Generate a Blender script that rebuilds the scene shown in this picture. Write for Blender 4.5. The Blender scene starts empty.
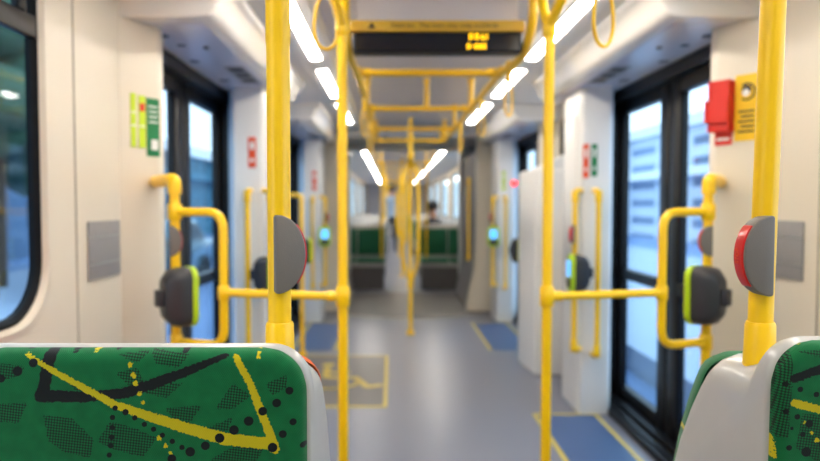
import bpy, bmesh, math, random
from mathutils import Vector, Matrix
random.seed(4)
C = bpy.context.scene
COL = C.collection
PI = math.pi
CX = -0.18          # the photographer stands a little left of the centre line

# ------------------------------------------------------------------ materials
def srgb(r, g, b):
    f = lambda c: (c/255/12.92) if c/255 <= .04045 else ((c/255+.055)/1.055)**2.4
    return (f(r), f(g), f(b), 1)

def mat(name, col, rough=.5, metal=0, spec=.5, coat=0, noise=0, nscale=40, bump=0, bscale=200, emit=None, estr=0):
    m = bpy.data.materials.new(name); m.use_nodes = True
    nt = m.node_tree; b = nt.nodes['Principled BSDF']
    b.inputs['Base Color'].default_value = col
    b.inputs['Roughness'].default_value = rough
    b.inputs['Metallic'].default_value = metal
    b.inputs['Specular IOR Level'].default_value = spec
    b.inputs['Coat Weight'].default_value = coat
    tc = nt.nodes.new('ShaderNodeTexCoord')
    if noise:
        n = nt.nodes.new('ShaderNodeTexNoise'); n.inputs['Scale'].default_value = nscale
        n.inputs['Detail'].default_value = 4
        nt.links.new(tc.outputs['Object'], n.inputs['Vector'])
        mx = nt.nodes.new('ShaderNodeMix'); mx.data_type = 'RGBA'
        mx.inputs['A'].default_value = tuple(c*(1-noise) for c in col[:3])+(1,)
        mx.inputs['B'].default_value = tuple(min(1, c*(1+noise)) for c in col[:3])+(1,)
        nt.links.new(n.outputs['Fac'], mx.inputs['Factor'])
        nt.links.new(mx.outputs['Result'], b.inputs['Base Color'])
    if bump:
        n2 = nt.nodes.new('ShaderNodeTexNoise'); n2.inputs['Scale'].default_value = bscale
        nt.links.new(tc.outputs['Object'], n2.inputs['Vector'])
        bp = nt.nodes.new('ShaderNodeBump'); bp.inputs['Strength'].default_value = bump
        bp.inputs['Distance'].default_value = .002
        nt.links.new(n2.outputs['Fac'], bp.inputs['Height'])
        nt.links.new(bp.outputs['Normal'], b.inputs['Normal'])
    if emit:
        b.inputs['Emission Color'].default_value = emit
        b.inputs['Emission Strength'].default_value = estr
    return m

M = {}
M['yellow'] = mat('yellow_paint', srgb(255, 203, 0), .36, coat=.15, noise=.015, nscale=3)
M['yellow_old'] = mat('worn_yellow_paint', srgb(238, 188, 20), .42, noise=.03, nscale=4)
M['cream'] = mat('cream_wall_panel', srgb(218, 208, 190), .42, noise=.03, nscale=3, bump=.05)
M['white'] = mat('white_moulding', srgb(226, 224, 222), .38, noise=.02, nscale=5)
M['ceil'] = mat('grey_ceiling_panel', srgb(206, 202, 204), .5, noise=.04, nscale=4)
M['under'] = mat('door_cover_underside', srgb(218, 216, 224), .25, noise=.03, nscale=4)
M['cover'] = mat('glossy_cover_panel', srgb(238, 234, 228), .2, coat=.6, noise=.02, nscale=5)
M['shell'] = mat('pale_grey_seat_plastic', srgb(180, 177, 172), .3, coat=.25, noise=.03, nscale=30)
M['floor'] = mat('grey_vinyl_floor', srgb(108, 111, 125), .32, spec=.5, noise=.12, nscale=180)
M['floor2'] = mat('charcoal_vinyl', srgb(92, 88, 88), .42, noise=.12, nscale=180)
M['gang'] = mat('turntable_plate', srgb(80, 74, 70), .45, noise=.1, nscale=60)
M['blue'] = mat('blue_vinyl', srgb(50, 80, 124), .4, noise=.1, nscale=180)
M['yline'] = mat('yellow_floor_line', srgb(196, 172, 74), .45, noise=.1, nscale=60)
M['gline'] = mat('grey_floor_joint', srgb(176, 168, 150), .45, noise=.1, nscale=60)
M['black'] = mat('black_frame', srgb(18, 16, 17), .4, spec=.25, noise=.1, nscale=20)
M['rubber'] = mat('black_rubber', srgb(12, 12, 13), .6, spec=.15, noise=.1, nscale=40)
M['dark'] = mat('charcoal_plastic', srgb(46, 46, 50), .45, noise=.08, nscale=30, bump=.1)
M['grey'] = mat('grey_plastic', srgb(112, 106, 100), .5, noise=.06, nscale=60, bump=.15, bscale=600)
M['greypad'] = mat('grey_wall_pad', srgb(142, 140, 140), .6, noise=.06, nscale=40)
M['seam'] = mat('joint_line', srgb(150, 140, 124), .6, noise=.05)
M['lime'] = mat('lime_rim', srgb(184, 214, 20), .4, noise=.05)
M['red'] = mat('red_plastic', srgb(208, 22, 18), .28, coat=.4, noise=.05)
M['redbox'] = mat('red_box', srgb(214, 44, 34), .4, noise=.05)
M['strip'] = mat('warning_strip_yellow', srgb(200, 160, 40), .5, noise=.03)
M['gside'] = mat('gangway_bellows_grey', srgb(128, 122, 118), .6, noise=.06, nscale=30)
M['orange'] = mat('orange_fabric', srgb(222, 92, 24), .8, noise=.15, nscale=120)
M['stgreen'] = mat('green_sticker', srgb(10, 120, 66), .5, noise=.05)
M['stlime'] = mat('lime_sticker', srgb(196, 220, 40), .5, noise=.05)
M['styellow'] = mat('yellow_sticker', srgb(240, 196, 20), .5, noise=.04)
M['storange'] = mat('orange_sticker', srgb(226, 76, 24), .5, noise=.05)
M['stwhite'] = mat('white_print', srgb(236, 236, 232), .5, noise=.02)
M['ink'] = mat('black_print', srgb(28, 26, 26), .5, noise=.02)
M['led_off'] = mat('display_glass', srgb(20, 21, 28), .2, noise=.05)
M['led'] = mat('led_lit', srgb(255, 190, 0), .5, emit=srgb(255, 196, 0), estr=2.6)
M['screen'] = mat('reader_screen', srgb(70, 150, 220), .3, emit=srgb(90, 180, 255), estr=1.3)
M['redled'] = mat('door_warning_lamp', srgb(255, 40, 30), .4, emit=srgb(255, 30, 20), estr=5)
M['light'] = mat('light_diffuser', srgb(255, 250, 240), .5, emit=(1, .92, .80, 1), estr=38)
M['metal'] = mat('brushed_metal', srgb(170, 170, 170), .35, metal=.8, noise=.05)
M['greenfar'] = mat('green_seat_fabric_plain', srgb(8, 92, 62), .75, noise=.3, nscale=50)
M['skin'] = mat('skin', srgb(190, 140, 112), .6, noise=.05)
M['hair'] = mat('dark_hair', srgb(22, 18, 18), .6, noise=.2, nscale=100)
M['jacket'] = mat('dark_cloth', srgb(26, 28, 36), .85, noise=.15, nscale=80)
M['shirt'] = mat('pale_blue_cloth', srgb(150, 172, 200), .85, noise=.1, nscale=80)
M['trunk'] = mat('bark', srgb(70, 58, 48), .9, noise=.3, nscale=10)
M['leaf'] = mat('foliage', srgb(54, 84, 62), .8, noise=.4, nscale=6)
M['asphalt'] = mat('asphalt', srgb(116, 146, 188), .8, noise=.12, nscale=2)
M['pave'] = mat('pale_paving', srgb(166, 180, 200), .8, noise=.08, nscale=2)
M['carpaint'] = mat('car_paint', srgb(30, 110, 130), .25, coat=.6, noise=.03)
M['carwhite'] = mat('white_car_paint', srgb(220, 224, 230), .25, coat=.6, noise=.03)

def glass_mat():
    m = bpy.data.materials.new('window_glass'); m.use_nodes = True
    nt = m.node_tree; nt.nodes.clear()
    o = nt.nodes.new('ShaderNodeOutputMaterial'); t = nt.nodes.new('ShaderNodeBsdfTransparent')
    t.inputs['Color'].default_value = (.84, .93, .97, 1)
    g = nt.nodes.new('ShaderNodeBsdfGlossy'); g.inputs['Roughness'].default_value = .03
    lw = nt.nodes.new('ShaderNodeLayerWeight'); lw.inputs['Blend'].default_value = .5
    pw = nt.nodes.new('ShaderNodeMath'); pw.operation = 'POWER'; pw.inputs[1].default_value = 4.5; nt.links.new(lw.outputs['Facing'], pw.inputs[0])
    f = nt.nodes.new('ShaderNodeMath'); f.operation = 'MULTIPLY_ADD'; f.inputs[1].default_value = .6; f.inputs[2].default_value = .03; nt.links.new(pw.outputs[0], f.inputs[0])
    mx = nt.nodes.new('ShaderNodeMixShader')
    nt.links.new(f.outputs[0], mx.inputs[0]); nt.links.new(t.outputs[0], mx.inputs[1]); nt.links.new(g.outputs[0], mx.inputs[2])
    nt.links.new(mx.outputs[0], o.inputs[0]); return m
M['glass'] = glass_mat()

def facade_mat(name, wall, win, sx, sz):
    m = mat(name, wall, .8, noise=0); nt = m.node_tree; b = nt.nodes['Principled BSDF']
    tc = nt.nodes.new('ShaderNodeTexCoord'); mp = nt.nodes.new('ShaderNodeMapping')
    sep = nt.nodes.new('ShaderNodeSeparateXYZ'); nt.links.new(tc.outputs['Object'], sep.inputs[0])
    cmb = nt.nodes.new('ShaderNodeCombineXYZ'); nt.links.new(sep.outputs['Y'], cmb.inputs['X']); nt.links.new(sep.outputs['Z'], cmb.inputs['Y'])
    br = nt.nodes.new('ShaderNodeTexBrick'); br.offset = 0
    br.inputs['Scale'].default_value = 1; br.inputs['Brick Width'].default_value = sx; br.inputs['Row Height'].default_value = sz
    br.inputs['Mortar Size'].default_value = sz*.28; br.inputs['Mortar Smooth'].default_value = 0
    br.inputs['Color1'].default_value = win; br.inputs['Color2'].default_value = tuple(c*.6 for c in win[:3])+(1,)
    br.inputs['Mortar'].default_value = wall
    nt.links.new(cmb.outputs[0], br.inputs['Vector']); nt.links.new(br.outputs['Color'], b.inputs['Base Color'])
    return m

# seat fabric: masks (signed distances of stripes, spots and patches) are stored per point, thresholds and weave are made here
def fabric_mat():
    m = mat('patterned_seat_fabric', srgb(14, 104, 56), .85, spec=.2)
    nt = m.node_tree; b = nt.nodes['Principled BSDF']; L = nt.links.new; N = nt.nodes.new
    at = N('ShaderNodeAttribute'); at.attribute_name = 'pattern'
    sp = N('ShaderNodeSeparateColor'); L(at.outputs['Color'], sp.inputs[0])
    tc = N('ShaderNodeTexCoord')
    nz = N('ShaderNodeTexNoise'); nz.inputs['Scale'].default_value = 420; L(tc.outputs['Object'], nz.inputs['Vector'])
    def math_(op, a, bb):
        n = N('ShaderNodeMath'); n.operation = op
        for i, v in enumerate((a, bb)):
            if isinstance(v, (int, float)): n.inputs[i].default_value = v
            else: L(v, n.inputs[i])
        return n.outputs[0]
    jit = math_('MULTIPLY', math_('SUBTRACT', nz.outputs['Fac'], .5), .22)
    yel = math_('LESS_THAN', math_('ADD', sp.outputs[0], jit), .5)
    blk = math_('LESS_THAN', math_('ADD', sp.outputs[1], jit), .5)
    pat = math_('LESS_THAN', math_('ADD', sp.outputs[2], jit), .5)
    mp = N('ShaderNodeMapping'); mp.inputs['Rotation'].default_value = (0, math.radians(38), 0); L(tc.outputs['Object'], mp.inputs['Vector'])
    sx = N('ShaderNodeSeparateXYZ'); L(mp.outputs[0], sx.inputs[0])
    w1 = math_('SINE', math_('MULTIPLY', sx.outputs['X'], 2*PI/.0048), 0)
    w2 = math_('SINE', math_('MULTIPLY', sx.outputs['Z'], 2*PI/.0048), 0)
    hat = math_('GREATER_THAN', math_('MULTIPLY', w1, w2), -.05)
    hat = math_('MULTIPLY', math_('MULTIPLY', hat, pat), .9)
    base = N('ShaderNodeMix'); base.data_type = 'RGBA'
    big = N('ShaderNodeTexNoise'); big.inputs['Scale'].default_value = 60; L(tc.outputs['Object'], big.inputs['Vector'])
    base.inputs['A'].default_value = srgb(0, 84, 42); base.inputs['B'].default_value = srgb(8, 112, 60); L(big.outputs['Fac'], base.inputs['Factor'])
    def over(prev, fac, col):
        mx = N('ShaderNodeMix'); mx.data_type = 'RGBA'; L(fac, mx.inputs['Factor']); L(prev, mx.inputs['A'])
        mx.inputs['B'].default_value = col; return mx.outputs['Result']
    c = over(base.outputs['Result'], hat, srgb(18, 30, 22))
    c = over(c, blk, srgb(16, 18, 20))
    c = over(c, yel, srgb(196, 178, 14))
    c = over(c, math_('LESS_THAN', at.outputs['Alpha'], .5), srgb(14, 16, 18))
    L(c, b.inputs['Base Color'])
    # knit ribs
    s2 = N('ShaderNodeSeparateXYZ'); L(tc.outputs['Object'], s2.inputs[0])
    rb = math_('MULTIPLY', math_('SINE', math_('MULTIPLY', s2.outputs['X'], 2*PI/.0024), 0), math_('SINE', math_('MULTIPLY', s2.outputs['Z'], 2*PI/.0018), 0))
    bp = N('ShaderNodeBump'); bp.inputs['Strength'].default_value = .5; bp.inputs['Distance'].default_value = .0005
    L(rb, bp.inputs['Height']); L(bp.outputs['Normal'], b.inputs['Normal'])
    b.inputs['Sheen Weight'].default_value = .15
    return m
M['fabric'] = fabric_mat()

# ------------------------------------------------------------------ mesh helpers
class MB:
    def __init__(s): s.b = bmesh.new()
    def box(s, x0, x1, y0, y1, z0, z1, bev=0, seg=2):
        r = bmesh.ops.create_cube(s.b, size=1)
        vs = r['verts']
        for v in vs:
            v.co = Vector(((x0+x1)/2+v.co.x*(x1-x0), (y0+y1)/2+v.co.y*(y1-y0), (z0+z1)/2+v.co.z*(z1-z0)))
        if bev:
            es = list({e for v in vs for e in v.link_edges})
            bmesh.ops.bevel(s.b, geom=es, offset=bev, segments=seg, affect='EDGES', profile=.5)
        return s
    def prism(s, pts, axis, a, b, bev=0):
        """closed outline extruded along an axis; pts are the two other coordinates in xyz order"""
        def mk(p, t):
            return {'x': (t, p[0], p[1]), 'y': (p[0], t, p[1]), 'z': (p[0], p[1], t)}[axis]
        A = [s.b.verts.new(mk(p, a)) for p in pts]; B = [s.b.verts.new(mk(p, b)) for p in pts]
        n = len(pts); fs = [s.b.faces.new(A), s.b.faces.new(list(reversed(B)))]
        for i in range(n): fs.append(s.b.faces.new((A[i], B[i], B[(i+1) % n], A[(i+1) % n])))
        bmesh.ops.recalc_face_normals(s.b, faces=fs)
        if bev:
            es = list({e for v in A+B for e in v.link_edges})
            bmesh.ops.bevel(s.b, geom=es, offset=bev, segments=3, affect='EDGES', profile=.5)
        return s
    def tube(s, pts, r, n=16, fil=0, closed=False, caps=True):
        P = [Vector(p) for p in pts]
        if fil: P = fillet(P, fil)
        rs = r if isinstance(r, (list, tuple)) else [r]*len(P)
        N = len(P); rings = []; up = None
        for i in range(N):
            if closed: t = (P[(i+1) % N]-P[i-1]).normalized()
            else: t = (P[min(i+1, N-1)]-P[max(i-1, 0)]).normalized()
            if up is None:
                up = Vector((0, 0, 1)) if abs(t.z) < .9 else Vector((1, 0, 0))
            up = (up-t*up.dot(t)).normalized(); sd = t.cross(up)
            rings.append([s.b.verts.new(P[i]+(up*math.cos(2*PI*k/n)+sd*math.sin(2*PI*k/n))*rs[i]) for k in range(n)])
        for i in range(N if closed else N-1):
            a, b = rings[i], rings[(i+1) % N]
            for k in range(n): s.b.faces.new((a[k], a[(k+1) % n], b[(k+1) % n], b[k]))
        if caps and not closed:
            s.b.faces.new(rings[0]); s.b.faces.new(list(reversed(rings[-1])))
        return s
    def cyl(s, p, q, r, n=20): return s.tube([p, q], r, n)
    def ball(s, c, r, sc=(1, 1, 1), sub=3):
        q = bmesh.ops.create_icosphere(s.b, subdivisions=sub, radius=r)
        for v in q['verts']: v.co = Vector((v.co.x*sc[0], v.co.y*sc[1], v.co.z*sc[2]))+Vector(c)
        return s
    def build(s, name, m, parent=None, smooth=True, ang=40):
        bmesh.ops.recalc_face_normals(s.b, faces=s.b.faces)
        me = bpy.data.meshes.new(name); s.b.to_mesh(me); s.b.free()
        ms = m if isinstance(m, (list, tuple)) else [m]
        for k in ms: me.materials.append(M[k] if isinstance(k, str) else k)
        if smooth:
            for p in me.polygons: p.use_smooth = True
            me.set_sharp_from_angle(angle=math.radians(ang))
        o = bpy.data.objects.new(name, me); COL.objects.link(o)
        if parent is not None:
            o.parent = parent
            if parent.type == 'EMPTY' and parent.parent is None or True:
                o.matrix_parent_inverse = world(parent).inverted()
        return o

def world(o):
    m = Matrix.LocRotScale(o.location, o.rotation_euler, o.scale)
    if o.parent: m = world(o.parent) @ o.matrix_parent_inverse @ m
    return m

def fillet(P, r, k=6):
    out = [P[0]]
    for i in range(1, len(P)-1):
        a, b, c = P[i-1], P[i], P[i+1]
        u = a-b; v = c-b; d = min(r, u.length*.49, v.length*.49)
        u.normalize(); v.normalize()
        p0 = b+u*d; p1 = b+v*d
        for j in range(k+1):
            t = j/k; out.append(p0*(1-t)**2+b*2*t*(1-t)+p1*t*t)
    out.append(P[-1]); return out

def empty(name, loc, label=None, cat=None, group=None, kind=None):
    o = bpy.data.objects.new(name, None); COL.objects.link(o); o.location = loc
    o.empty_display_size = .05
    return tag(o, label, cat, group, kind)
def tag(o, label=None, cat=None, group=None, kind=None):
    if label: o['label'] = label
    if cat: o['category'] = cat
    if group: o['group'] = group
    if kind: o['kind'] = kind
    return o
def copy_tree(o, parent=None, move=(0, 0, 0), label=None):
    c = o.copy(); COL.objects.link(c)
    if parent is None:
        c.location = Vector(o.location)+Vector(move)
        if label: c['label'] = label
    else: c.parent = parent
    for ch in [k for k in COL.objects if k.parent == o]: copy_tree(ch, c)
    return c
def struct(name, mb, m, label=None, cat=None, **k):
    o = mb.build(name, m, **k); o['kind'] = 'structure'
    return tag(o, label, cat)
def text_mesh(name, body, size, m, parent, matrix, ext=.0006, align='CENTER'):
    cu = bpy.data.curves.new(name, 'FONT'); cu.body = body; cu.size = size; cu.extrude = ext
    cu.align_x = align; cu.align_y = 'CENTER'
    t = bpy.data.objects.new('tmp', cu); COL.objects.link(t)
    bpy.context.view_layer.update()
    me = bpy.data.meshes.new_from_object(t.evaluated_get(bpy.context.evaluated_depsgraph_get()))
    bpy.data.objects.remove(t); bpy.data.curves.remove(cu)
    me.transform(matrix); me.materials.clear(); me.materials.append(M[m]); me.name = name
    o = bpy.data.objects.new(name, me); COL.objects.link(o)
    if parent is not None: o.parent = parent; o.matrix_parent_inverse = world(parent).inverted()
    return o
SIDE = {-1: 'left', 1: 'right'}

# ------------------------------------------------------------------ the setting
WX, WO = 1.2, 1.24            # inner and outer faces of the side walls
Y0, Y1 = -1.2, 27
# near side windows, doors (y ranges)
DOORS = [(2.6, 4.22), (5.68, 7.3)]
WINS = [(-.2, 1.90, .93, 2.03, 'near'), (4.62, 5.36, 1.2, 1.95, 'mid'),
        (10.0, 12.2, .95, 1.95, 'far'), (12.8, 15.0, .95, 1.95, 'far'), (16.0, 18.2, .95, 1.95, 'far'), (19.0, 21.2, .95, 1.95, 'far'), (22.2, 24.6, .95, 1.95, 'far')]
ZT = 2.16
for s in (-1, 1):
    mb = MB()
    hs = [(a, b, 0, 1.97) for a, b in DOORS]+[(a-.03, b+.03, c-.03, d+.03) for a, b, c, d, _ in WINS]
    hs.sort(); y = Y0
    def slab(y0, y1, z0, z1):
        xs = sorted((s*WX, s*WO)); mb.box(xs[0], xs[1], y0, y1, z0, z1)
    for a, b, c, d in hs:
        slab(y, a, 0, ZT)
        if c > 0: slab(a, b, 0, c)
        slab(a, b, d, ZT); y = b
    slab(y, Y1, 0, ZT)
    struct('wall_'+SIDE[s], mb, 'cream', smooth=False)
mb = MB().box(-1.34, 1.34, Y0, Y1, -.06, 0); struct('floor', mb, 'floor', smooth=False)
mb = MB().box(-1.34, 1.34, Y0, Y1, ZT, ZT+.05)
mb.prism([(-.50, 2.12), (.50, 2.12), (.50, 2.16), (-.50, 2.16)], 'y', Y0, 2.55)
mb.prism([(-.50, 2.12), (.50, 2.12), (.50, 2.16), (-.50, 2.16)], 'y', 2.57, 4.2)
mb.prism([(-.50, 2.12), (.50, 2.12), (.50, 2.16), (-.50, 2.16)], 'y', 4.215, 7.4)
mb.prism([(-.50, 2.12), (.50, 2.12), (.50, 2.16), (-.50, 2.16)], 'y', 9.2, Y1)
struct('ceiling', mb, 'ceil', smooth=False)
struct('wall_back', MB().box(-1.34, 1.34, Y0-.05, Y0, 0, ZT), 'cream', smooth=False)
struct('wall_front', MB().box(-1.34, 1.34, Y1, Y1+.05, 0, ZT), 'under', smooth=False)
tn = 0
def trim(mb, m, **k):
    global tn
    tn += 1; return struct('trim_%d' % tn, mb, m, **k)
# sloping cant panels that carry the lamps
for s in (-1, 1):
    for a, b in ((Y0, 7.4), (9.2, Y1)):
        trim(MB().prism([(s*.50, 2.155), (s*.50, 2.115), (s*.53, 2.098), (s*.68, 2.088), (s*.72, 2.10), (s*1.2, 2.07), (s*1.2, 2.155)], 'y', a, b), 'white', smooth=False)
# pillars
for s in (-1, 1):
    for off in (0, 3.08):
        trim(MB().prism([(s*1.199, 2.44+off), (s*1.10, 2.58+off), (s*1.10, 2.64+off), (s*1.235, 2.64+off), (s*1.235, 2.44+off)] if not off else
                        [(s*1.199, 2.44+off), (s*1.10, 2.58+off), (s*1.10, 2.64+off), (s*1.235, 2.64+off), (s*1.235, 2.44+off)], 'z', 0, 1.97, bev=.008), 'cream')
        trim(MB().prism([(s*.94, 4.25+off), (s*.94, 3.88+off), (s*.955, 3.862+off), (s*1.115, 3.862+off), (s*1.135, 3.885+off), (s*1.235, 4.2+off), (s*1.235, 4.25+off)], 'z', 0, 1.97, bev=.006)
             .box(*sorted((s*.934, s*.942)), 3.95+off, 4.2+off, .25, 1.8, bev=.002), 'white')
# covers above the doors
for s in (-1, 1):
    for off in (0, 3.08):
        o = trim(MB().prism([(s*.775, 2.11), (s*.785, 2.075), (s*.80, 2.06), (s*.842, 1.985), (s*.862, 1.965), (s*.91, 1.96), (s*1.22, 1.96), (s*1.22, 2.11)], 'y', 2.45+off*.95, 4.5+off, bev=.012), 'cover')
        u = MB().prism([(s*.905, 1.9595), (s*1.19, 1.9595), (s*1.19, 1.957), (s*.905, 1.957)], 'y', 2.52+off, 4.45+off)
        o2 = u.build('underside_panel', 'under', o)
        # dark grilles, a sensor and small signs under the cover
        for k, (dx, dy, w, l) in enumerate(((1.13, 2.78, .03, .07), (1.10, 2.93, .02, .06), (1.14, 3.25, .025, .06), (1.12, 3.75, .03, .08))):
            g = MB()
            g.tube([(s*dx, dy+off-l, 1.9575), (s*dx, dy+off-l, 1.955)], w, 20)
            g.build('vent_disc', 'dark', o)
        g = MB().box(*sorted((s*.93, s*1.03)), 3.3+off, 3.75+off, 1.9545, 1.957)
        sg = g.build('notice_strip', 'greypad', o)
        g = MB()
        for q in range(3): g.box(*sorted((s*.945, s*1.015)), 3.33+q*.145+off, 3.42+q*.145+off, 1.9535, 1.9545)
        g.build('notice_symbols', 'ink', sg)
        MB().cyl((s*1.0, 2.9+off, 1.957), (s*1.0, 2.9+off, 1.948), .012).build('screw_cap', 'grey', o)
# doors
def door(n, s, y0, y1):
    d = empty('door_%d' % n, (s*1.3, (y0+y1)/2, 0), kind='structure')
    X = lambda a, b: sorted((s*a, s*b))
    fr = MB().box(*X(1.205, 1.33), y0, y0+.06, .03, 1.97).box(*X(1.205, 1.33), y1-.06, y1, .03, 1.97).box(*X(1.205, 1.33), y0, y1, 1.9, 1.97)
    fr.build('door_frame', 'black', d, smooth=False)
    MB().box(*X(1.12, 1.34), y0+.02, y1, .0, .035, bev=.004).box(*X(1.2, 1.23), y0+.02, y1, .035, .06).box(*X(1.15, 1.17), y0+.02, y1, .035, .045).build('door_sill', 'black', d)
    ym = (y0+y1)/2
    for a, b in ((y0+.06, ym-.004), (ym+.004, y1-.06)):
        f = MB(); st = .055
        inner = (ym-.004) if b < ym else (ym+.004)
        wa = .06 if a < ym else .12; wb = .12 if b < ym else .06
        f.box(*X(1.27, 1.315), a, a+wa, .04, 1.9, bev=.006).box(*X(1.27, 1.315), b-wb, b, .04, 1.9, bev=.006)
        f.box(*X(1.27, 1.315), a+wa, b-wb, .04, .12).box(*X(1.27, 1.315), a+wa, b-wb, 1.83, 1.9).box(*X(1.265, 1.315), a+wa, b-wb, .80, .86)
        lf = f.build('door_leaf', 'black', d)
        MB().box(*X(1.29, 1.3), a+wa-.005, b-wb+.005, .115, 1.835).build('door_pane', 'glass', lf, smooth=False)
    return d
door(1, -1, *DOORS[0]); door(2, 1, *DOORS[0]); door(3, -1, *DOORS[1]); door(4, 1, *DOORS[1])

# windows with rounded gaskets
def rrect(y0, y1, z0, z1, r, k=8):
    P = []
    for (cy, cz, a0) in ((y1-r, z1-r, 0), (y0+r, z1-r, 90), (y0+r, z0+r, 180), (y1-r, z0+r, 270)):
        for j in range(k+1):
            a = math.radians(a0+90*j/k); P.append((cy+r*math.cos(a), cz+r*math.sin(a)))
    return P
def ring(b, s, A, xA, B, xB):
    va = [b.verts.new((s*xA, y, z)) for y, z in A]; vb = [b.verts.new((s*xB, y, z)) for y, z in B]
    n = len(A)
    for i in range(n): b.faces.new((va[i], va[(i+1) % n], vb[(i+1) % n], vb[i]))
def window(n, s, y0, y1, z0, z1, kind):
    w = empty('window_%d' % n, (s*1.25, (y0+y1)/2, z0), kind='structure')
    r = .17 if kind == 'near' else .06
    sur = MB(); k = 8
    big = rrect(y0-.03, y1+.03, z0-.03, z1+.03, .004 if kind != 'near' else .15)
    o1 = rrect(y0-.012, y1+.012, z0-.012, z1+.012, r+.01); o2 = rrect(y0, y1, z0, z1, r); o3 = rrect(y0+.012, y1-.012, z0+.012, z1-.012, r-.01)
    sq = rrect(y0-.035, y1+.035, z0-.035, z1+.035, .002)
    ring(sur.b, s, sq, 1.199, big, 1.1975); ring(sur.b, s, big, 1.1975, o1, 1.19); ring(sur.b, s, o1, 1.19, o2, 1.21)
    sur.build('surround', 'cream', w)
    g = MB(); t = .02 if kind == 'near' else .035
    i1 = rrect(y0+t, y1-t, z0+t, z1-t, max(.02, r-t))
    ring(g.b, s, o2, 1.205, o3, 1.20); ring(g.b, s, o3, 1.20, i1, 1.215); ring(g.b, s, i1, 1.215, i1, 1.232)
    ring(g.b, s, o2, 1.205, o2, 1.232); ring(g.b, s, i1, 1.232, o2, 1.232); g.build('gasket', 'rubber', w)
    MB().box(*sorted((s*1.219, s*1.224)), y0+.01, y1-.01, z0+.01, z1-.01).build('window_pane', 'glass', w, smooth=False)
    if kind == 'near':
        X = sorted((s*1.2, s*1.225))
        f = MB().box(*X, y0+.01, y1-.01, 1.735, 1.80, bev=.008).box(*X, y1-.10, y1-.06, 1.8, z1-.02, bev=.005).box(*X, y0+.01, y1-.01, z1-.05, z1-.01)
        f.build('hopper_sash', 'black', w)
        # thin mullion line etched on the glass
        MB().box(*sorted((s*1.215, s*1.2185)), 1.70, 1.706, 1.02, 1.735).box(*sorted((s*1.215, s*1.2185)), .4, 1.706, 1.014, 1.02).build('etched_border', 'grey', w)
n = 0
for s in (-1, 1):
    for a in WINS:
        n += 1; window(n, s, *a)
# panel joints on the walls
for s in (-1, 1):
    trim(MB().box(*sorted((s*1.1975, s*1.2)), 2.095, 2.10, 0, 2.06), 'seam', smooth=False)
# cant rail strip at the foot of the walls
for s in (-1, 1):
    mb = MB()
    for a, b in ((Y0, 2.36), (4.26, 5.44), (7.34, 7.6), (9.3, 26.9)): mb.box(*sorted((s*1.19, s*1.2)), a, b, 0, .1)
    struct('baseboard_'+SIDE[s], mb, 'floor2', smooth=False)

# gangway between the cars
g = MB()
arc = [(-.9+1.8*i/24, 7.62-.42*(1-((-.9+1.8*i/24)/.9)**2)) for i in range(25)]
back = [(-.9+1.8*i/24, 9.0+.30*(1-((-.9+1.8*i/24)/.9)**2)) for i in range(25)]
g.prism(arc+list(reversed(back)), 'z', .0005, .004); struct('trim_90', g, 'gang', smooth=False)
g = MB()
for i in range(24):
    (xa, ya), (xb, yb) = arc[i], arc[i+1]
    g.prism([(xa, ya-.05), (xb, yb-.05), (xb, yb), (xa, ya)], 'z', .0005, .007)
struct('trim_91', g, 'gline', smooth=False)
for k, s in enumerate((-1, 1)):
    # moulded end panel, flaring outwards at its foot
    struct('trim_%d' % (92+k), MB().prism([(s*.70, 0), (s*.72, .12), (s*.80, .5), (s*.82, 1.0), (s*.82, 2.05), (s*1.2, 2.05), (s*1.2, 0)], 'y', 7.66, 7.82, bev=.015), 'cream')
    struct('trim_%d' % (94+k), MB().prism([(s*.72, 0), (s*.82, .5), (s*.84, 1.9), (s*1.2, 1.9), (s*1.2, 0)], 'y', 7.84, 9.3), 'gside')
    struct('trim_%d' % (96+k), MB().box(*sorted((s*.78, s*1.2)), 9.3, 9.42, 0, 2.05, bev=.01), 'white')
struct('trim_98', MB().box(-1.2, 1.2, 7.4, 7.66, 2.03, 2.16, bev=.01).box(-1.2, 1.2, 9.1, 9.42, 2.03, 2.16, bev=.01), 'white')
struct('trim_99', MB().box(-1.2, 1.2, 7.66, 9.1, 2.06, 2.16), 'ceil')

# cabinet on the right beyond the first door
cb = empty('equipment_cabinet', (1.0, 5.1, 0), 'tall white cabinet with sloping top, behind right door pillar', 'cabinet')
MB().prism([(.87, 4.76), (.835, 5.12), (.84, 5.24), (1.185, 5.24), (1.185, 4.76)], 'z', 0.0, 1.52, bev=.015).build('cabinet_body', 'white', cb)
MB().prism([(.87, 1.521), (1.185, 1.521), (1.185, 1.66)], 'y', 4.775, 5.22).build('cabinet_top', 'white', cb)

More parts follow.
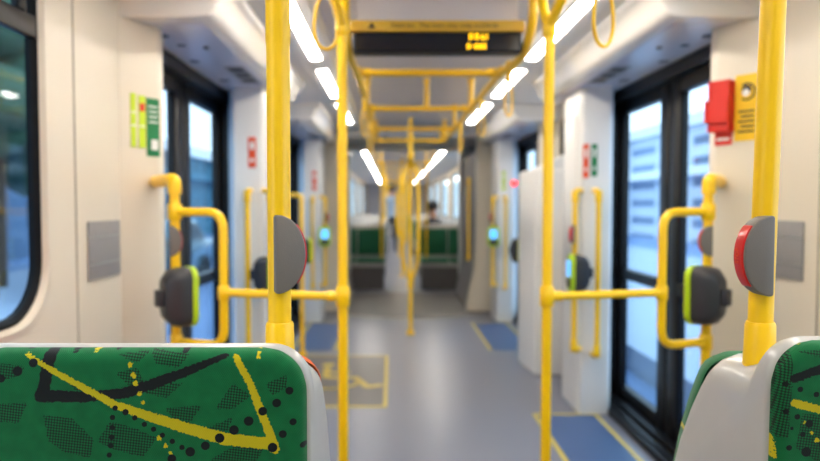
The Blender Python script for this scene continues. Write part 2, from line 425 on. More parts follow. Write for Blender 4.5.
# ------------------------------------------------------------------ ceiling lamps
LY = [(-.9, .95), (-.5, 1.9), (1.93, 3.74), (4.0, 5.0), (5.35, 6.6), (9.5, 11.8), (12.0, 14.3), (14.5, 16.8), (17.0, 19.3), (19.5, 21.8), (22, 24.3)]
where = ['directly overhead outside the frame', 'overhead', 'cut off by the top edge', 'second in the row, above the first door', 'third in the row, before the second door',
         'first beyond the gangway', 'second beyond the gangway', 'third beyond the gangway', 'fourth beyond the gangway', 'fifth beyond the gangway', 'last in the row near the far end']
for s in (-1, 1):
    for i, (a, b) in enumerate(LY):
        if i == 0: continue
        L = empty('ceiling_light', (s*.585, (a+b)/2, 2.06), 'lit white ceiling lamp in %s row, %s' % (SIDE[s], where[i]), 'ceiling light', 'strip lamps of the %s row' % SIDE[s])
        MB().prism([(s*.572, 2.098), (s*.576, 2.088), (s*.644, 2.082), (s*.648, 2.095)], 'y', a, b, bev=.002).build('lamp_housing', 'white', L)
        MB().prism([(s*.580, 2.087), (s*.640, 2.083), (s*.638, 2.079), (s*.582, 2.083)], 'y', a+.02, b-.02).build('diffuser', 'light', L, smooth=False)

# ------------------------------------------------------------------ floor markings
def mat_mark(s, y0, y1, label):
    o = empty('floor_marking', (s*.86, (y0+y1)/2, 0), label, 'floor marking', 'blue floor panels at the doors')
    X = lambda a, b: sorted((s*a, s*b))
    MB().box(*X(.69, 1.03), y0, y1, .0005, .002).build('blue_panel', 'blue', o, smooth=False)
    MB().box(*X(.665, .69), y0, y1+.03, .0005, .0025).box(*X(1.03, 1.055), y0, y1+.03, .0005, .0025).box(*X(.69, 1.03), y1, y1+.03, .0005, .0025).build('yellow_border', 'yline', o, smooth=False)
mat_mark(1, 2.7, 3.85, 'blue floor panel with yellow border by the nearest right door')
mat_mark(-1, 2.7, 3.85, 'blue floor panel with yellow border by the nearest left door')
mat_mark(1, 5.6, 6.9, 'blue floor panel with yellow border by the second right door')
mat_mark(-1, 5.6, 6.9, 'blue floor panel with yellow border by the second left door')
ws = empty('wheelchair_floor_marking', (-.6, 4.7, 0), 'dark grey floor square with yellow outline and wheelchair symbol', 'floor marking')
MB().box(-1.15, -.235, 4.03, 5.37, .0005, .002).build('grey_panel', 'floor2', ws, smooth=False)
MB().box(-1.15, -.21, 4.0, 4.03, .0005, .0026).box(-1.15, -.21, 5.37, 5.4, .0005, .0026).box(-.235, -.21, 4.03, 5.37, .0005, .0026).build('yellow_border', 'yline', ws, smooth=False)
w = MB()
# symbol: wheel arc, seat, footrest, head
def flatline(b, pts, wd, z0=.0021, z1=.003):
    for (a, c) in zip(pts, pts[1:]):
        d = Vector((c[0]-a[0], c[1]-a[1])).normalized(); nrm = Vector((-d.y, d.x))*wd/2; e = d*wd*.2
        b.prism([(a[0]-e.x+nrm.x, a[1]-e.y+nrm.y), (c[0]+e.x+nrm.x, c[1]+e.y+nrm.y), (c[0]+e.x-nrm.x, c[1]+e.y-nrm.y), (a[0]-e.x-nrm.x, a[1]-e.y-nrm.y)], 'z', z0, z1)
cx, cy = -.62, 4.62
flatline(w, [(cx+.21*math.cos(math.radians(a)), cy+.21*math.sin(math.radians(a))) for a in range(150, 375, 15)], .045)
flatline(w, [(cx-.06, cy+.36), (cx-.04, cy+.08), (cx+.17, cy+.08), (cx+.27, cy-.17), (cx+.36, cy-.12)], .055)
flatline(w, [(cx-.05, cy+.22), (cx+.12, cy+.22)], .04)
w.cyl((cx-.06, cy+.45, .0021), (cx-.06, cy+.45, .003), .05)
w.build('wheelchair_symbol', 'yline', ws, smooth=False)

# ------------------------------------------------------------------ overhead sign
sg = empty('overhead_sign', (0, 2.62, 2.1), 'black destination display under a yellow warning strip, hung from ceiling', 'display')
MB().box(-.335, .335, 2.60, 2.68, 1.865, 1.944, bev=.006).build('display_case', 'black', sg)
MB().box(-.325, .325, 2.596, 2.60, 1.872, 1.938).build('display_glass', 'led_off', sg, smooth=False)
MB().box(-.345, .345, 2.59, 2.69, 1.945, 1.988, bev=.004).build('warning_strip', 'strip', sg)
MB().box(-.32, .32, 2.62, 2.67, 1.985, 2.12).build('sign_bracket', 'ceil', sg)
F = Matrix.Rotation(PI/2, 4, 'X')
text_mesh('warning_text', 'Hold on.  The tram may stop suddenly.', .027, 'ink', sg, Matrix.Translation((.03, 2.5895, 1.967)) @ F)
MB().prism([(-.275, 1.955), (-.245, 1.955), (-.26, 1.979)], 'y', 2.5885, 2.59).build('warning_triangle', 'ink', sg, smooth=False)
def dots(mb, rows, x, z, p):
    for r, row in enumerate(rows):
        for c, ch in enumerate(row):
            if ch == '#': mb.box(x+c*p, x+c*p+p*.85, 2.5945, 2.596, z-r*p-p*.85, z-r*p)
LED = ["###..###.......#", "#.#..#.#..###..#", "#.#..#.#..#.#..#", "#.#..#.#..#.#..#", "###..###..####.#"]
LED2 = ["###....###.###.###", "#.#....#.#.#.#.#.#", "#.#.##.#.#.#.#.#.#", "#.#....#.#.#.#.#.#", "###....###.###.###"]
mb = MB(); dots(mb, LED, .125, 1.936, .0046); dots(mb, LED2, .117, 1.897, .0042); mb.build('lit_characters', 'led', sg, smooth=False)

# ------------------------------------------------------------------ poles and rails
R = .0172
PX = .347
def clamp(mb, x, y, z, r=.024, h=.035, axis='z'):
    d = {'x': (h, 0, 0), 'y': (0, h, 0), 'z': (0, 0, h)}[axis]
    mb.tube([(x-d[0], y-d[1], z-d[2]), (x-d[0]*.85, y-d[1]*.85, z-d[2]*.85), (x+d[0]*.85, y+d[1]*.85, z+d[2]*.85), (x+d[0], y+d[1], z+d[2])], [r*.85, r, r, r*.85], 20)
def joint(par, m, x, y, z, **k):
    j = MB(); clamp(j, x, y, z, **k); return j.build('joint', m, par)
# seat poles
for s in (-1, 1):
    p = empty('grab_pole', (s*.335, .887, 1.03), 'thick yellow pole rising from the back of the %s seat' % SIDE[s], 'pole')
    px = .334 if s < 0 else .325
    pt = .334 if s < 0 else .344
    MB().tube([(s*px, .887, 1.05), (s*pt, .887, 2.12)], .0158, 28).build('pole', 'yellow', p)
    MB().tube([(s*px, .887, 1.0), (s*px, .887, 1.03), (s*(px+.001*(s>0)), .887, 1.096), (s*(px+.001*(s>0)), .887, 1.1)], [.0210, .0205, .0192, .0175], 28).build('sleeve', 'yellow', p)
    if s < 0: MB().tube([(s*px, .887, 1.475), (s*px, .887, 1.48), (s*px, .887, 2.0)], [.0158, .0166, .0166], 28).build('upper_sleeve', 'yellow', p)
    MB().tube([(s*pt, .887, 2.10), (s*pt, .887, 2.118)], .03, 24).build('ceiling_flange', 'yellow', p)
# stop buttons: D-shaped housing with a curved red push face
def stop_button(x, y, z, ang, sc, label):
    o = empty('stop_button', (x, y, z), label, 'stop button')
    hh, dd, ww = .059*sc, .046*sc, .0135*sc
    prof = [(-.004, -hh), (.004, -hh*.99)]
    prof = [(0, -hh*.97)]+[(dd*math.cos(a)**.9 if math.cos(a) > 0 else 0, hh*math.sin(a)) for a in [math.radians(-86+172*i/28) for i in range(29)]]+[(0, hh*.97)]
    # housing outline in (r,z)
    rot = Matrix.Translation((x, y, z)) @ Matrix.Rotation(ang, 4, 'Z')
    h = MB(); h.prism(prof, 'y', -ww, ww, bev=.003*sc)
    bmesh.ops.transform(h.b, matrix=rot, verts=h.b.verts)
    h.build('housing', 'grey', o)
    # red lens hugging the curved front
    l = MB(); aa = [math.radians(-48+96*i/16) for i in range(17)]
    outer = [((dd+.0028*sc)*math.cos(a)**.9, hh*1.02*math.sin(a)) for a in aa]; inner = [((dd-.004*sc)*math.cos(a)**.9, (hh-.002)*math.sin(a)) for a in reversed(aa)]
    l.prism(outer+inner, 'y', -ww*.72, ww*.72, bev=.0012*sc)
    bmesh.ops.transform(l.b, matrix=rot, verts=l.b.verts)
    rl = l.build('red_button', 'red', o)
    if .9 < sc < .95:
        me_m = rot @ Matrix.Translation((dd+.0030, 0, 0)) @ Matrix.Rotation(PI/2, 4, 'Z') @ Matrix.Rotation(PI/2, 4, 'X') @ Matrix.Rotation(PI/2, 4, 'Z')
        text_mesh('button_lettering', 'STOP', .009, 'storange', rl, me_m, .0004)
    return o
stop_button(-.339, .872, 1.194, math.radians(23), .9, 'grey stop button with red edge on the left seat pole')
stop_button(.327, .872, 1.192, math.radians(180+5), .92, 'grey and red stop button on the right seat pole')

YP = 2.2
for s in (-1, 1):
    p = empty('grab_pole', (s*PX, YP, 0), 'slim yellow floor pole joined to the %s door rail' % SIDE[s], 'pole')
    MB().tube([(s*PX, YP, .02), (s*PX, YP, 1.86)], R, 20).build('pole', 'yellow', p)
    MB().tube([(s*PX, YP, 0), (s*PX, YP, .02), (s*PX, YP, .05)], [.04, .038, .02], 20).build('floor_flange', 'yellow', p)
    joint(p, 'yellow', s*PX, YP, .95); joint(p, 'yellow', s*PX, YP, 1.855, r=.023, h=.03)
    MB().tube([(s*PX, YP, 1.86), (s*(PX+.01), YP-.07, 1.90), (s*(PX+.035), YP-.14, 1.96), (s*.375, 1.95, 1.99)], R, 16, fil=.05).tube(
        [(s*PX, YP, 1.86), (s*PX, YP+.06, 1.90), (s*PX, YP+.12, 1.98), (s*PX, YP+.13, 2.1)], R, 16, fil=.05).build('fork', 'yellow', p)
    # near overhead rail that carries the hanging loops
    q = empty('overhead_rail', (s*.375, 1.4, 1.99), 'yellow overhead rail running above the %s side of aisle, nearest' % SIDE[s], 'handrail')
    MB().tube([(s*.375, 1.945, 1.99), (s*.375, 1.05, 1.99), (s*.375, .98, 2.10)], R, 16, fil=.06).build('rail', 'yellow', q)
    # rail group at the near door pillar
    h = empty('door_handrail', (s*.968, 2.36, 0), 'yellow looped handrail on the near pillar of the nearest %s door' % SIDE[s], 'handrail')
    MB().tube([(s*.968, 2.36, .02), (s*.968, 2.36, 1.31)], .0175, 20).tube([(s*.968, 2.36, 1.30), (s*.968, 2.36, 1.345), (s*.985, 2.38, 1.352), (s*1.06, 2.485, 1.352), (s*1.115, 2.57, 1.352)], .024, 20, fil=.03).build('upright', 'yellow', h)
    MB().tube([(s*.968, 2.36, 1.235), (s*.775, 2.29, 1.235), (s*.775, 2.29, .76), (s*.968, 2.36, .76)], .0155, 20, fil=.065).build('loop', 'yellow', h)
    MB().tube([(s*(PX+.015), YP, .95), (s*.775, 2.29, .95)], .0145, 20).build('crossbar', 'yellow', h)
    joint(h, 'yellow', s*.968, 2.36, 1.235, r=.025, h=.03); joint(h, 'yellow', s*.968, 2.36, .76, r=.023, h=.028); joint(h, 'yellow', s*.775, 2.29, .95, r=.021, h=.026)
    joint(h, 'yellow', s*(PX+.035), YP+.007, .95, r=.018, h=.02, axis='x')
    MB().tube([(s*.968, 2.36, 0), (s*.968, 2.36, .03)], .035, 20).build('floor_flange', 'yellow', h)
stop_button(-.985, 2.345, 1.13, 0.35, .95, 'small grey and red stop button above the nearest left card reader')
stop_button(.975, 2.345, 1.13, PI-.1, .95, 'small red and grey stop button above the nearest right card reader')

# pillar handrails on the far side of each door
def pillar_rail(s, x, y, z0, z1, label, group, dx=0):
    o = empty('pillar_handrail', (s*x, y, z0), label, 'handrail', group)
    MB().tube([(s*(x+dx), y+.095, z1), (s*x, y, z1), (s*x, y, z0), (s*(x+dx), y+.095, z0)], .0155, 14, fil=.04).build('bar', 'yellow', o)
    joint(o, 'yellow', s*x, y, z1-.035, r=.021, h=.035); joint(o, 'yellow', s*x, y, z0+.035, r=.021, h=.035)
for s in (-1, 1):
    for k, off in enumerate((0, 3.08)):
        nm = ('nearest', 'second')[k]
        pillar_rail(s, .888, 3.79+off, .40, 1.345, 'yellow upright handrail nearer the aisle on pillar beyond %s %s door' % (nm, SIDE[s]), 'pillar handrails', .065)
        pillar_rail(s, 1.02, 3.775+off, .37, 1.345, 'yellow upright handrail nearer the doorway on pillar beyond %s %s door' % (nm, SIDE[s]), 'pillar handrails')
    pillar_rail(s, .71, 7.55, .62, 1.57, 'yellow upright handrail on the gangway end panel, %s side' % SIDE[s], 'gangway handrails')

# card readers
def card_reader(x, y, z, ang, label, sc=1, group=None):
    o = empty('card_reader', (x, y, z), label, 'card reader', group)
    T = Matrix.Translation((x, y, z)) @ Matrix.Rotation(ang, 4, 'Z') @ Matrix.Scale(sc, 4)
    def fin(mb, name, m, par=o):
        bmesh.ops.transform(mb.b, matrix=T, verts=mb.b.verts); return mb.build(name, m, par)
    # body: front towards -y in its own frame, rounded outline in x-z, deeper hump at the back
    out = rrect(-.062, .062, -.105, .105, .04, 6); mid = rrect(-.056, .056, -.097, .097, .036, 6); bk = rrect(-.036, .036, -.07, .07, .03, 6)
    def loft(mb, rings):
        vs = [[mb.b.verts.new((p[0], yy, p[1])) for p in rr] for rr, yy in rings]; n = len(vs[0])
        for a, b in zip(vs, vs[1:]):
            for i in range(n): mb.b.faces.new((a[i], a[(i+1) % n], b[(i+1) % n], b[i]))
        mb.b.faces.new(vs[0]); mb.b.faces.new(list(reversed(vs[-1])))
        return mb
    fin(loft(MB(), [(mid, -.012), (out, 0), (out, .03), (mid, .062), (bk, .085)]), 'housing', 'dark')
    rim_o = rrect(-.064, .064, -.107, .107, .041, 6); rim_i = rrect(-.046, .046, -.088, .088, .03, 6)
    fin(loft(MB(), [(rrect(-.058, .058, -.1, .1, .037, 6), -.027), (rim_o, -.02), (rim_o, -.004)]), 'lime_rim', 'lime')
    fin(loft(MB(), [(rrect(-.036, .036, -.02, .07, .01, 6), -.0305), (rrect(-.038, .038, -.022, .072, .012, 6), -.027)]), 'screen', 'screen')
    fin(loft(MB(), [(rrect(-.044, .044, -.086, -.03, .02, 6), -.030), (rrect(-.046, .046, -.088, -.028, .022, 6), -.027)]), 'card_pad', 'dark')
    fin(MB().box(-.02, .02, .06, .11, -.03, .03, bev=.006), 'bracket', 'dark')
    return o
card_reader(-.925, 2.345, .93, PI-.95, 'charcoal card reader with lime rim on the nearest left door rail')
card_reader(.93, 2.345, .935, PI+.75, 'charcoal card reader with lime rim on the nearest right door rail')
card_reader(-.885, 3.73, .86, 1.55, 'dark card reader on the pillar rail beyond nearest left door')
card_reader(.865, 3.73, .87, -1.62, 'dark card reader with lime rim on the pillar rail beyond nearest right door')
card_reader(-.885, 6.81, .93, .1, 'card reader with lit blue screen beyond the second left door', 1.0)
card_reader(.885, 6.81, .93, -.15, 'card reader with lit blue screen beyond the second right door', 1.0)
stop_button(.875, 3.775, 1.09, PI+.9, .9, 'grey stop button on the pillar rail beyond nearest right door')
stop_button(.875, 6.86, 1.13, PI+.9, .9, 'grey stop button above the card reader beyond second right door')
stop_button(-.875, 6.86, 1.13, -.9, .9, 'grey stop button above the card reader beyond second left door')

for s in (-1, 1):
    h = empty('door_handrail', (s*.93, 5.70, 0), 'plain yellow upright handrail before the second %s door' % SIDE[s], 'handrail')
    MB().tube([(s*.93, 5.40, .02), (s*.93, 5.40, 1.34), (s*1.05, 5.56, 1.345), (s*1.12, 5.64, 1.345)], .0175, 16, fil=.05).build('upright', 'yellow', h)
    MB().tube([(s*.93, 5.40, 0), (s*.93, 5.40, .03)], .035, 16).build('floor_flange', 'yellow', h)
    card_reader(s*.90, 5.41, .88, PI-s*2.3 if s > 0 else PI-.95, 'lime rimmed card reader on the rail before the second %s door' % SIDE[s])
# overhead rails with cross bars
o = empty('overhead_handrail', (0, 4.6, 1.9), 'yellow overhead rail frame with cross bars above the aisle behind the display', 'handrail')
for s in (-1, 1):
    MB().tube([(s*.36, 2.50, 2.12), (s*.36, 2.53, 1.94), (s*.355, 2.66, 1.872), (s*.35, 2.85, 1.868), (s*.345, 3.2, 1.9), (s*.345, 6.75, 1.9), (s*.345, 6.95, 1.98), (s*.345, 7.0, 2.10)], .018, 16, fil=.15).build('side_rail', 'yellow_old', o)
CB = [3.18, 4.35, 5.5, 6.5]
for y in CB:
    MB().tube([(-.345, y, 1.9), (.345, y, 1.9)], .0165, 16).build('cross_bar', 'yellow_old', o)
for y in CB:
    for s in (-1, 1): joint(o, 'yellow_old', s*.345, y, 1.9, r=.025, h=.04, axis='y'); joint(o, 'yellow_old', s*.30, y, 1.9, r=.022, h=.02, axis='x')
for y in CB[1:]:
    for x in (-.345, .05, .345) if y < 5 else (-.345, .345):
        MB().tube([(x, y, 1.9), (x, y, 2.04), (x, y, 2.1)], [.0165, .0165, .024], 14).build('dropper', 'yellow_old', o)
# trident pole in the aisle
def trident(y, label):
    t = empty('trident_pole', (0, y, 0), label, 'pole', 'branching poles in the aisle centre')
    m_ = MB().tube([(0, y, .0), (0, y, .50)], .019, 18); m_.tube([(0, y, 0), (0, y, .03)], .04, 18); m_.build('foot', 'yellow', t)
    for k in range(3):
        a = math.radians(90+120*k); dx, dy = .088*math.cos(a), .088*math.sin(a)
        MB().tube([(0, y, .49), (dx, y+dy, .72), (dx, y+dy, 1.5), (0, y, 1.72)], .0165, 14, fil=.12).build('branch', 'yellow', t)
    MB().tube([(0, y, 1.70), (0, y, 2.10)], .019, 18).build('top', 'yellow', t)
    joint(t, 'yellow', 0, y, .50, r=.03, h=.05); joint(t, 'yellow', 0, y, 1.715, r=.03, h=.05); joint(t, 'yellow', 0, y, 1.9, r=.027, h=.03)
trident(6.3, 'yellow branching pole standing nearest in the aisle centre')
trident(11.4, 'yellow branching pole beyond the green seats, second along the aisle')
trident(16, 'yellow branching pole far down the aisle, third along')
for i, y in enumerate((9.85, 13.4, 18, 21)):
    for s in (-1, 1):
        p = empty('grab_pole', (s*.34, y, 0), 'yellow pole on the %s of the aisle beyond the gangway, %s of that side' % (SIDE[s], ('first', 'second', 'third', 'fourth')[i]), 'pole', 'far aisle poles')
        MB().tube([(s*.34, y, 0), (s*.34, y, 2.10)], .0175, 14).build('pole', 'yellow', p)
        joint(p, 'yellow', s*.34, y, .98, r=.026, h=.04); joint(p, 'yellow', s*.34, y, 1.88, r=.026, h=.04)
o = empty('overhead_handrail', (0, 14, 1.9), 'yellow overhead rail frame beyond the gangway, seen far off', 'handrail')
for s in (-1, 1): MB().tube([(s*.42, 9.6, 2.1), (s*.42, 9.65, 1.9), (s*.42, 24, 1.9), (s*.42, 24.05, 2.1)], .018, 12, fil=.08).build('side_rail', 'yellow_old', o)
for y in (9.9, 11.4, 13.4, 16, 18, 21): MB().tube([(-.42, y, 1.9), (.42, y, 1.9)], .0165, 12).build('cross_bar', 'yellow_old', o)

# hanging loops
def loop(x, y, zt, yaw, label, w=.042, h=.165, m='yellow_old'):
    o = empty('hanging_loop', (x, y, zt), label, 'grab strap', 'hanging loops on the rails')
    MB().box(x-.011, x+.011, y-.018, y+.018, zt-.075, zt+.018, bev=.004).build('strap', m, o)
    P = []
    for i in range(36):
        a = 2*PI*i/36
        px = w*math.sin(a)*(1 - .38*(math.cos(a)*.5+.5)); pz = zt-.06-h/2+h/2*math.cos(a)
        P.append((x+px*math.cos(yaw), y+px*math.sin(yaw), pz))
    MB().tube(P, .0048, 10, closed=True).build('ring', m, o)
loop(-.37, 1.9, 1.935, .1, 'yellow hanging loop beside the left slim pole')
loop(.36, 1.68, 1.89, .5, 'yellow hanging loop from the right near rail')
loop(.345, 2.95, 1.885, .9, 'yellow hanging loop behind the right end of the display')
loop(.345, 3.85, 1.885, .9, 'yellow hanging loop between first and second cross bars, right rail')
loop(-.345, 3.85, 1.885, 1.2, 'yellow hanging loop between first and second cross bars, left rail')
loop(-.345, 5.0, 1.885, 1.2, 'yellow hanging loop between second and third cross bars, left rail')
loop(.345, 5.0, 1.885, 1.2, 'yellow hanging loop between second and third cross bars, right rail')

# ------------------------------------------------------------------ wall stickers and fittings
def wall_quad(s, y0, y1, z0, z1, m, t=.002, x=1.2):
    return MB().box(*sorted((s*x, s*(x-t))), y0, y1, z0, z1, bev=.0006)
for s, (a, b) in ((-1, (2.17, 2.42)), (1, (2.17, 2.36))):
    o = empty('wall_pad', (s*1.2, 2.25, 1.0), 'grey rectangular pad fixed on the %s wall' % SIDE[s], 'wall pad')
    MB().box(*sorted((s*1.199, s*1.192)), a, b, 1.005, 1.205, bev=.003).build('plate', 'greypad', o)
    MB().box(*sorted((s*1.192, s*1.1905)), a, b, 1.055, 1.06).box(*sorted((s*1.192, s*1.1905)), a, b, 1.148, 1.153).build('ridge', 'metal', o)
# angled faces of the near pillars: helper placing a flat box on them
def on_pillar(s, u0, u1, z0, z1, t, m, name, parent=None, off=0, lift=0):
    A = Vector((s*1.2, 2.44, 0)); B = Vector((s*1.10, 2.58, 0)); d = (B-A).normalized(); nrm = Vector((-s*.85, -.53, 0)).normalized()
    mb = MB(); r = bmesh.ops.create_cube(mb.b, size=1)
    p0 = A+d*(u0)+nrm*(.001+lift); 
    for v in r['verts']:
        q = A+d*(u0+(v.co.x+.5)*(u1-u0))+nrm*(.0015+lift+(v.co.y+.5)*t); q.z = z0+(v.co.z+.5)*(z1-z0); v.co = q
    bmesh.ops.bevel(mb.b, geom=mb.b.edges, offset=min(t*.3, .006), segments=2, affect='EDGES')
    return mb.build(name, m, parent)
def pillar_pt(s, u, z, lift):
    A = Vector((s*1.2, 2.44, 0)); B = Vector((s*1.10, 2.58, 0)); d = (B-A).normalized(); nrm = Vector((-s*.85, -.53, 0)).normalized()
    p = A+d*u+nrm*lift; p.z = z; return p
# right: red box and yellow notice
yn = empty('yellow_notice', pillar_pt(1, .07, 1.5, 0), 'yellow notice with round black and white face symbol by red box', 'sign')
on_pillar(1, .012, .098, 1.505, 1.755, .002, 'styellow', 'notice_sheet', yn)
c0 = pillar_pt(1, .055, 1.69, .0036); c1 = pillar_pt(1, .055, 1.69, .0046)
MB().cyl(c0, c1, .034, 28).build('symbol_disc', 'ink', yn)
MB().cyl(pillar_pt(1, .055, 1.69, .0046), pillar_pt(1, .055, 1.69, .0052), .027, 28).build('symbol_ground', 'styellow', yn)
MB().cyl(pillar_pt(1, .055, 1.696, .0052), pillar_pt(1, .055, 1.696, .0056), .019, 24).build('symbol_hair', 'ink', yn)
MB().cyl(pillar_pt(1, .057, 1.686, .0056), pillar_pt(1, .057, 1.686, .006), .014, 24).build('symbol_face', 'stwhite', yn)
for q in range(5): on_pillar(1, .025, .085-.01*(q % 2), 1.612-q*.019, 1.620-q*.019, .0006, 'ink', 'text_line', yn, lift=.002)
rb = empty('emergency_box', pillar_pt(1, .15, 1.5, 0), 'small red emergency box fixed at the edge of the right pillar', 'emergency box')
on_pillar(1, .107, .176, 1.55, 1.735, .035, 'redbox', 'box_body', rb)
on_pillar(1, .104, .182, 1.585, 1.66, .048, 'redbox', 'box_lid', rb)
on_pillar(1, .110, .173, 1.495, 1.545, .003, 'redbox', 'lower_label', rb)
on_pillar(1, .118, .165, 1.512, 1.522, .001, 'stwhite', 'label_text', rb, lift=.003)
# left stickers
def left_st(u0, u1, z0, z1, m, label, extra=None):
    o = empty('sticker', pillar_pt(-1, (u0+u1)/2, z0, 0), label, 'sticker')
    on_pillar(-1, u0, u1, z0, z1, .0015, m, 'sticker_sheet', o)
    if extra: extra(o)
left_st(.048, .070, 1.48, 1.685, 'stlime', 'narrow lime sticker, leftmost of three on the left pillar',
        lambda o: [on_pillar(-1, .050, .068, 1.56+.05*k, 1.566+.05*k, .0005, 'stwhite', 'printed_band', o, lift=.0017) for k in range(2)])
left_st(.082, .112, 1.48, 1.68, 'stlime', 'narrow lime sticker, middle of three on the left pillar',
        lambda o: [on_pillar(-1, .086, .108, 1.62, 1.65, .0005, 'redbox', 'printed_arrow', o, lift=.0017), on_pillar(-1, .083, .109, 1.56, 1.565, .0005, 'stwhite', 'printed_band', o, lift=.0017)])
left_st(.116, .172, 1.45, 1.675, 'stgreen', 'dark green sticker, rightmost of three on the left pillar',
        lambda o: [on_pillar(-1, .124, .165, 1.64-.02*k, 1.646-.02*k, .0005, 'stwhite', 'printed_line', o, lift=.0017) for k in range(4)] + [on_pillar(-1, .135, .165, 1.475, 1.515, .0005, 'stwhite', 'printed_symbol', o, lift=.0017)])
# stickers on the far pillars (front faces)
def front_sticker(x0, x1, y, z0, z1, m, label, group=None):
    o = empty('sticker', ((x0+x1)/2, y, z0), label, 'sticker', group)
    MB().box(x0, x1, y-.002, y+.001, z0, z1).build('sticker_sheet', m, o, smooth=False)
    MB().box(x0+.01, x1-.01, y-.003, y-.002, z0+(z1-z0)*.6, z0+(z1-z0)*.85).build('print', 'stwhite', o, smooth=False)
    MB().box(x0+.01, x1-.01, y-.003, y-.002, z0+(z1-z0)*.2, z0+(z1-z0)*.3).build('print', 'stwhite', o, smooth=False)
front_sticker(-1.03, -.985, 3.86, 1.48, 1.66, 'storange', 'orange sticker on the pillar beyond the nearest left door')
front_sticker(.95, .985, 3.86, 1.42, 1.62, 'storange', 'orange sticker on the pillar beyond nearest right door')
front_sticker(1.0, 1.035, 3.86, 1.43, 1.62, 'stgreen', 'green sticker beside the orange one beyond nearest right door')
front_sticker(-1.03, -.985, 6.94, 1.42, 1.62, 'storange', 'small orange sticker on the pillar beyond the second left door')
front_sticker(.99, 1.03, 6.94, 1.42, 1.62, 'stlime', 'small lime sticker on the pillar beyond the second right door')
# lit red lamp over second door
o = empty('warning_lamp', (1.2, 6.2, 1.5), 'small lit red lamp at the second right doorway', 'lamp')
MB().ball((1.12, 6.925, 1.49), .026).build('lens', 'redled', o); MB().cyl((1.12, 6.93, 1.49), (1.12, 6.955, 1.49), .034).build('bezel', 'dark', o)

# ------------------------------------------------------------------ seats
def sdf_seg(p, a, b, wa, wb):
    ax, az = a; bx, bz = b; dx, dz = bx-ax, bz-az; L2 = dx*dx+dz*dz or 1e-9
    t = max(0, min(1, ((p[0]-ax)*dx+(p[1]-az)*dz)/L2))
    return math.hypot(p[0]-ax-t*dx, p[1]-az-t*dz)-(wa+(wb-wa)*t)/2
def sdf_poly(p, P):
    d = 1e9; ins = False; n = len(P)
    for i in range(n):
        a, b = P[i], P[(i+1) % n]; d = min(d, sdf_seg(p, a, b, 0, 0))
        if (a[1] > p[1]) != (b[1] > p[1]) and p[0] < (b[0]-a[0])*(p[1]-a[1])/(b[1]-a[1])+a[0]: ins = not ins
    return -d if ins else d
# left fabric motif, measured in units of 0.504 mm, origin at the left top of what the photo shows
U = .79/650/2.412
def Lp(x, y): return (CX+(x/2.412-392)*.79/650, 1.26-(y/2.412+330-205)*.79/650)
YL = [([(60, 60), (150, 113), (270, 180), (370, 215), (450, 240), (540, 266), (655, 280)], [9, 12, 16, 20, 23, 26, 24]),
      ([(660, 292), (640, 230), (600, 125), (568, 66)], [20, 17, 15, 12])]
BL = [([(118, 58), (100, 160)], [24, 22]), ([(95, 160), (200, 163), (300, 153), (400, 120), (470, 92), (545, 62)], [24, 20, 20, 20, 16, 8])]
BD = [(0, 118, 10), (40, 100, 12), (78, 80, 11), (120, 70, 13), (60, 46, 8), (175, 50, 9), (275, 46, 7), (442, 50, 9), (275, 190, 7), (300, 200, 8), (322, 214, 7), (345, 230, 7), (367, 242, 7), (388, 257, 7), (412, 272, 7), (435, 287, 7), (455, 298, 12), (492, 283, 11), (527, 264, 12), (562, 244, 12), (598, 222, 12), (632, 198, 11), (666, 178, 11), (697, 148, 10), (680, 255, 10), (655, 288, 12), (705, 225, 9), (728, 285, 8), (410, 315, 11), (268, 213, 7), (267, 238, 7), (265, 262, 7), (262, 283, 7), (258, 306, 7)]
YD = [(313, 85, 7), (320, 110, 7), (326, 130, 7), (335, 155, 6), (342, 177, 6), (380, 264, 7), (395, 283, 6), (407, 302, 6), (225, 50, 7), (622, 55, 6), (622, 66, 5)]
PL = [[(360, 50), (455, 60), (430, 92), (375, 82)], [(275, 105), (330, 92), (350, 138), (440, 128), (400, 165), (330, 150)], [(0, 80), (60, 90), (30, 118), (-20, 118)], [(150, 120), (215, 138), (222, 160), (185, 150)],
      [(-20, 180), (62, 178), (40, 228), (-20, 222)], [(100, 208), (170, 215), (222, 268), (212, 312), (150, 300), (110, 270)], [(230, 272), (262, 222), (320, 240), (375, 262), (340, 312), (270, 292)],
      [(395, 190), (485, 183), (455, 228), (415, 215)], [(518, 192), (560, 130), (605, 160), (560, 192)], [(500, 320), (560, 285), (635, 288), (610, 330)], [(495, 240), (560, 212), (545, 250)], [(280, 60), (360, 52), (330, 80)], [(640, 130), (690, 110), (690, 140), (655, 160)]]
def pattern_left(x, z):
    p = (x, z); y = b = q = bd = 1.
    for P, W in YL:
        for i in range(len(P)-1): y = min(y, sdf_seg(p, Lp(*P[i]), Lp(*P[i+1]), W[i]*U*1.18, W[i+1]*U*1.18))
    for P, W in BL:
        for i in range(len(P)-1): b = min(b, sdf_seg(p, Lp(*P[i]), Lp(*P[i+1]), W[i]*U*1.3, W[i+1]*U*1.3))
    for a, c, r in BD: m = Lp(a, c); bd = min(bd, math.hypot(x-m[0], z-m[1])-r*U)
    for a, c, r in YD: m = Lp(a, c); y = min(y, math.hypot(x-m[0], z-m[1])-r*U)
    for P in PL: q = min(q, sdf_poly(p, [Lp(*v) for v in P]))
    return y, b, q, bd
def Rp(x, y): return (CX+(x-392)*.79/650, 1.26-(y-205)*.79/650)
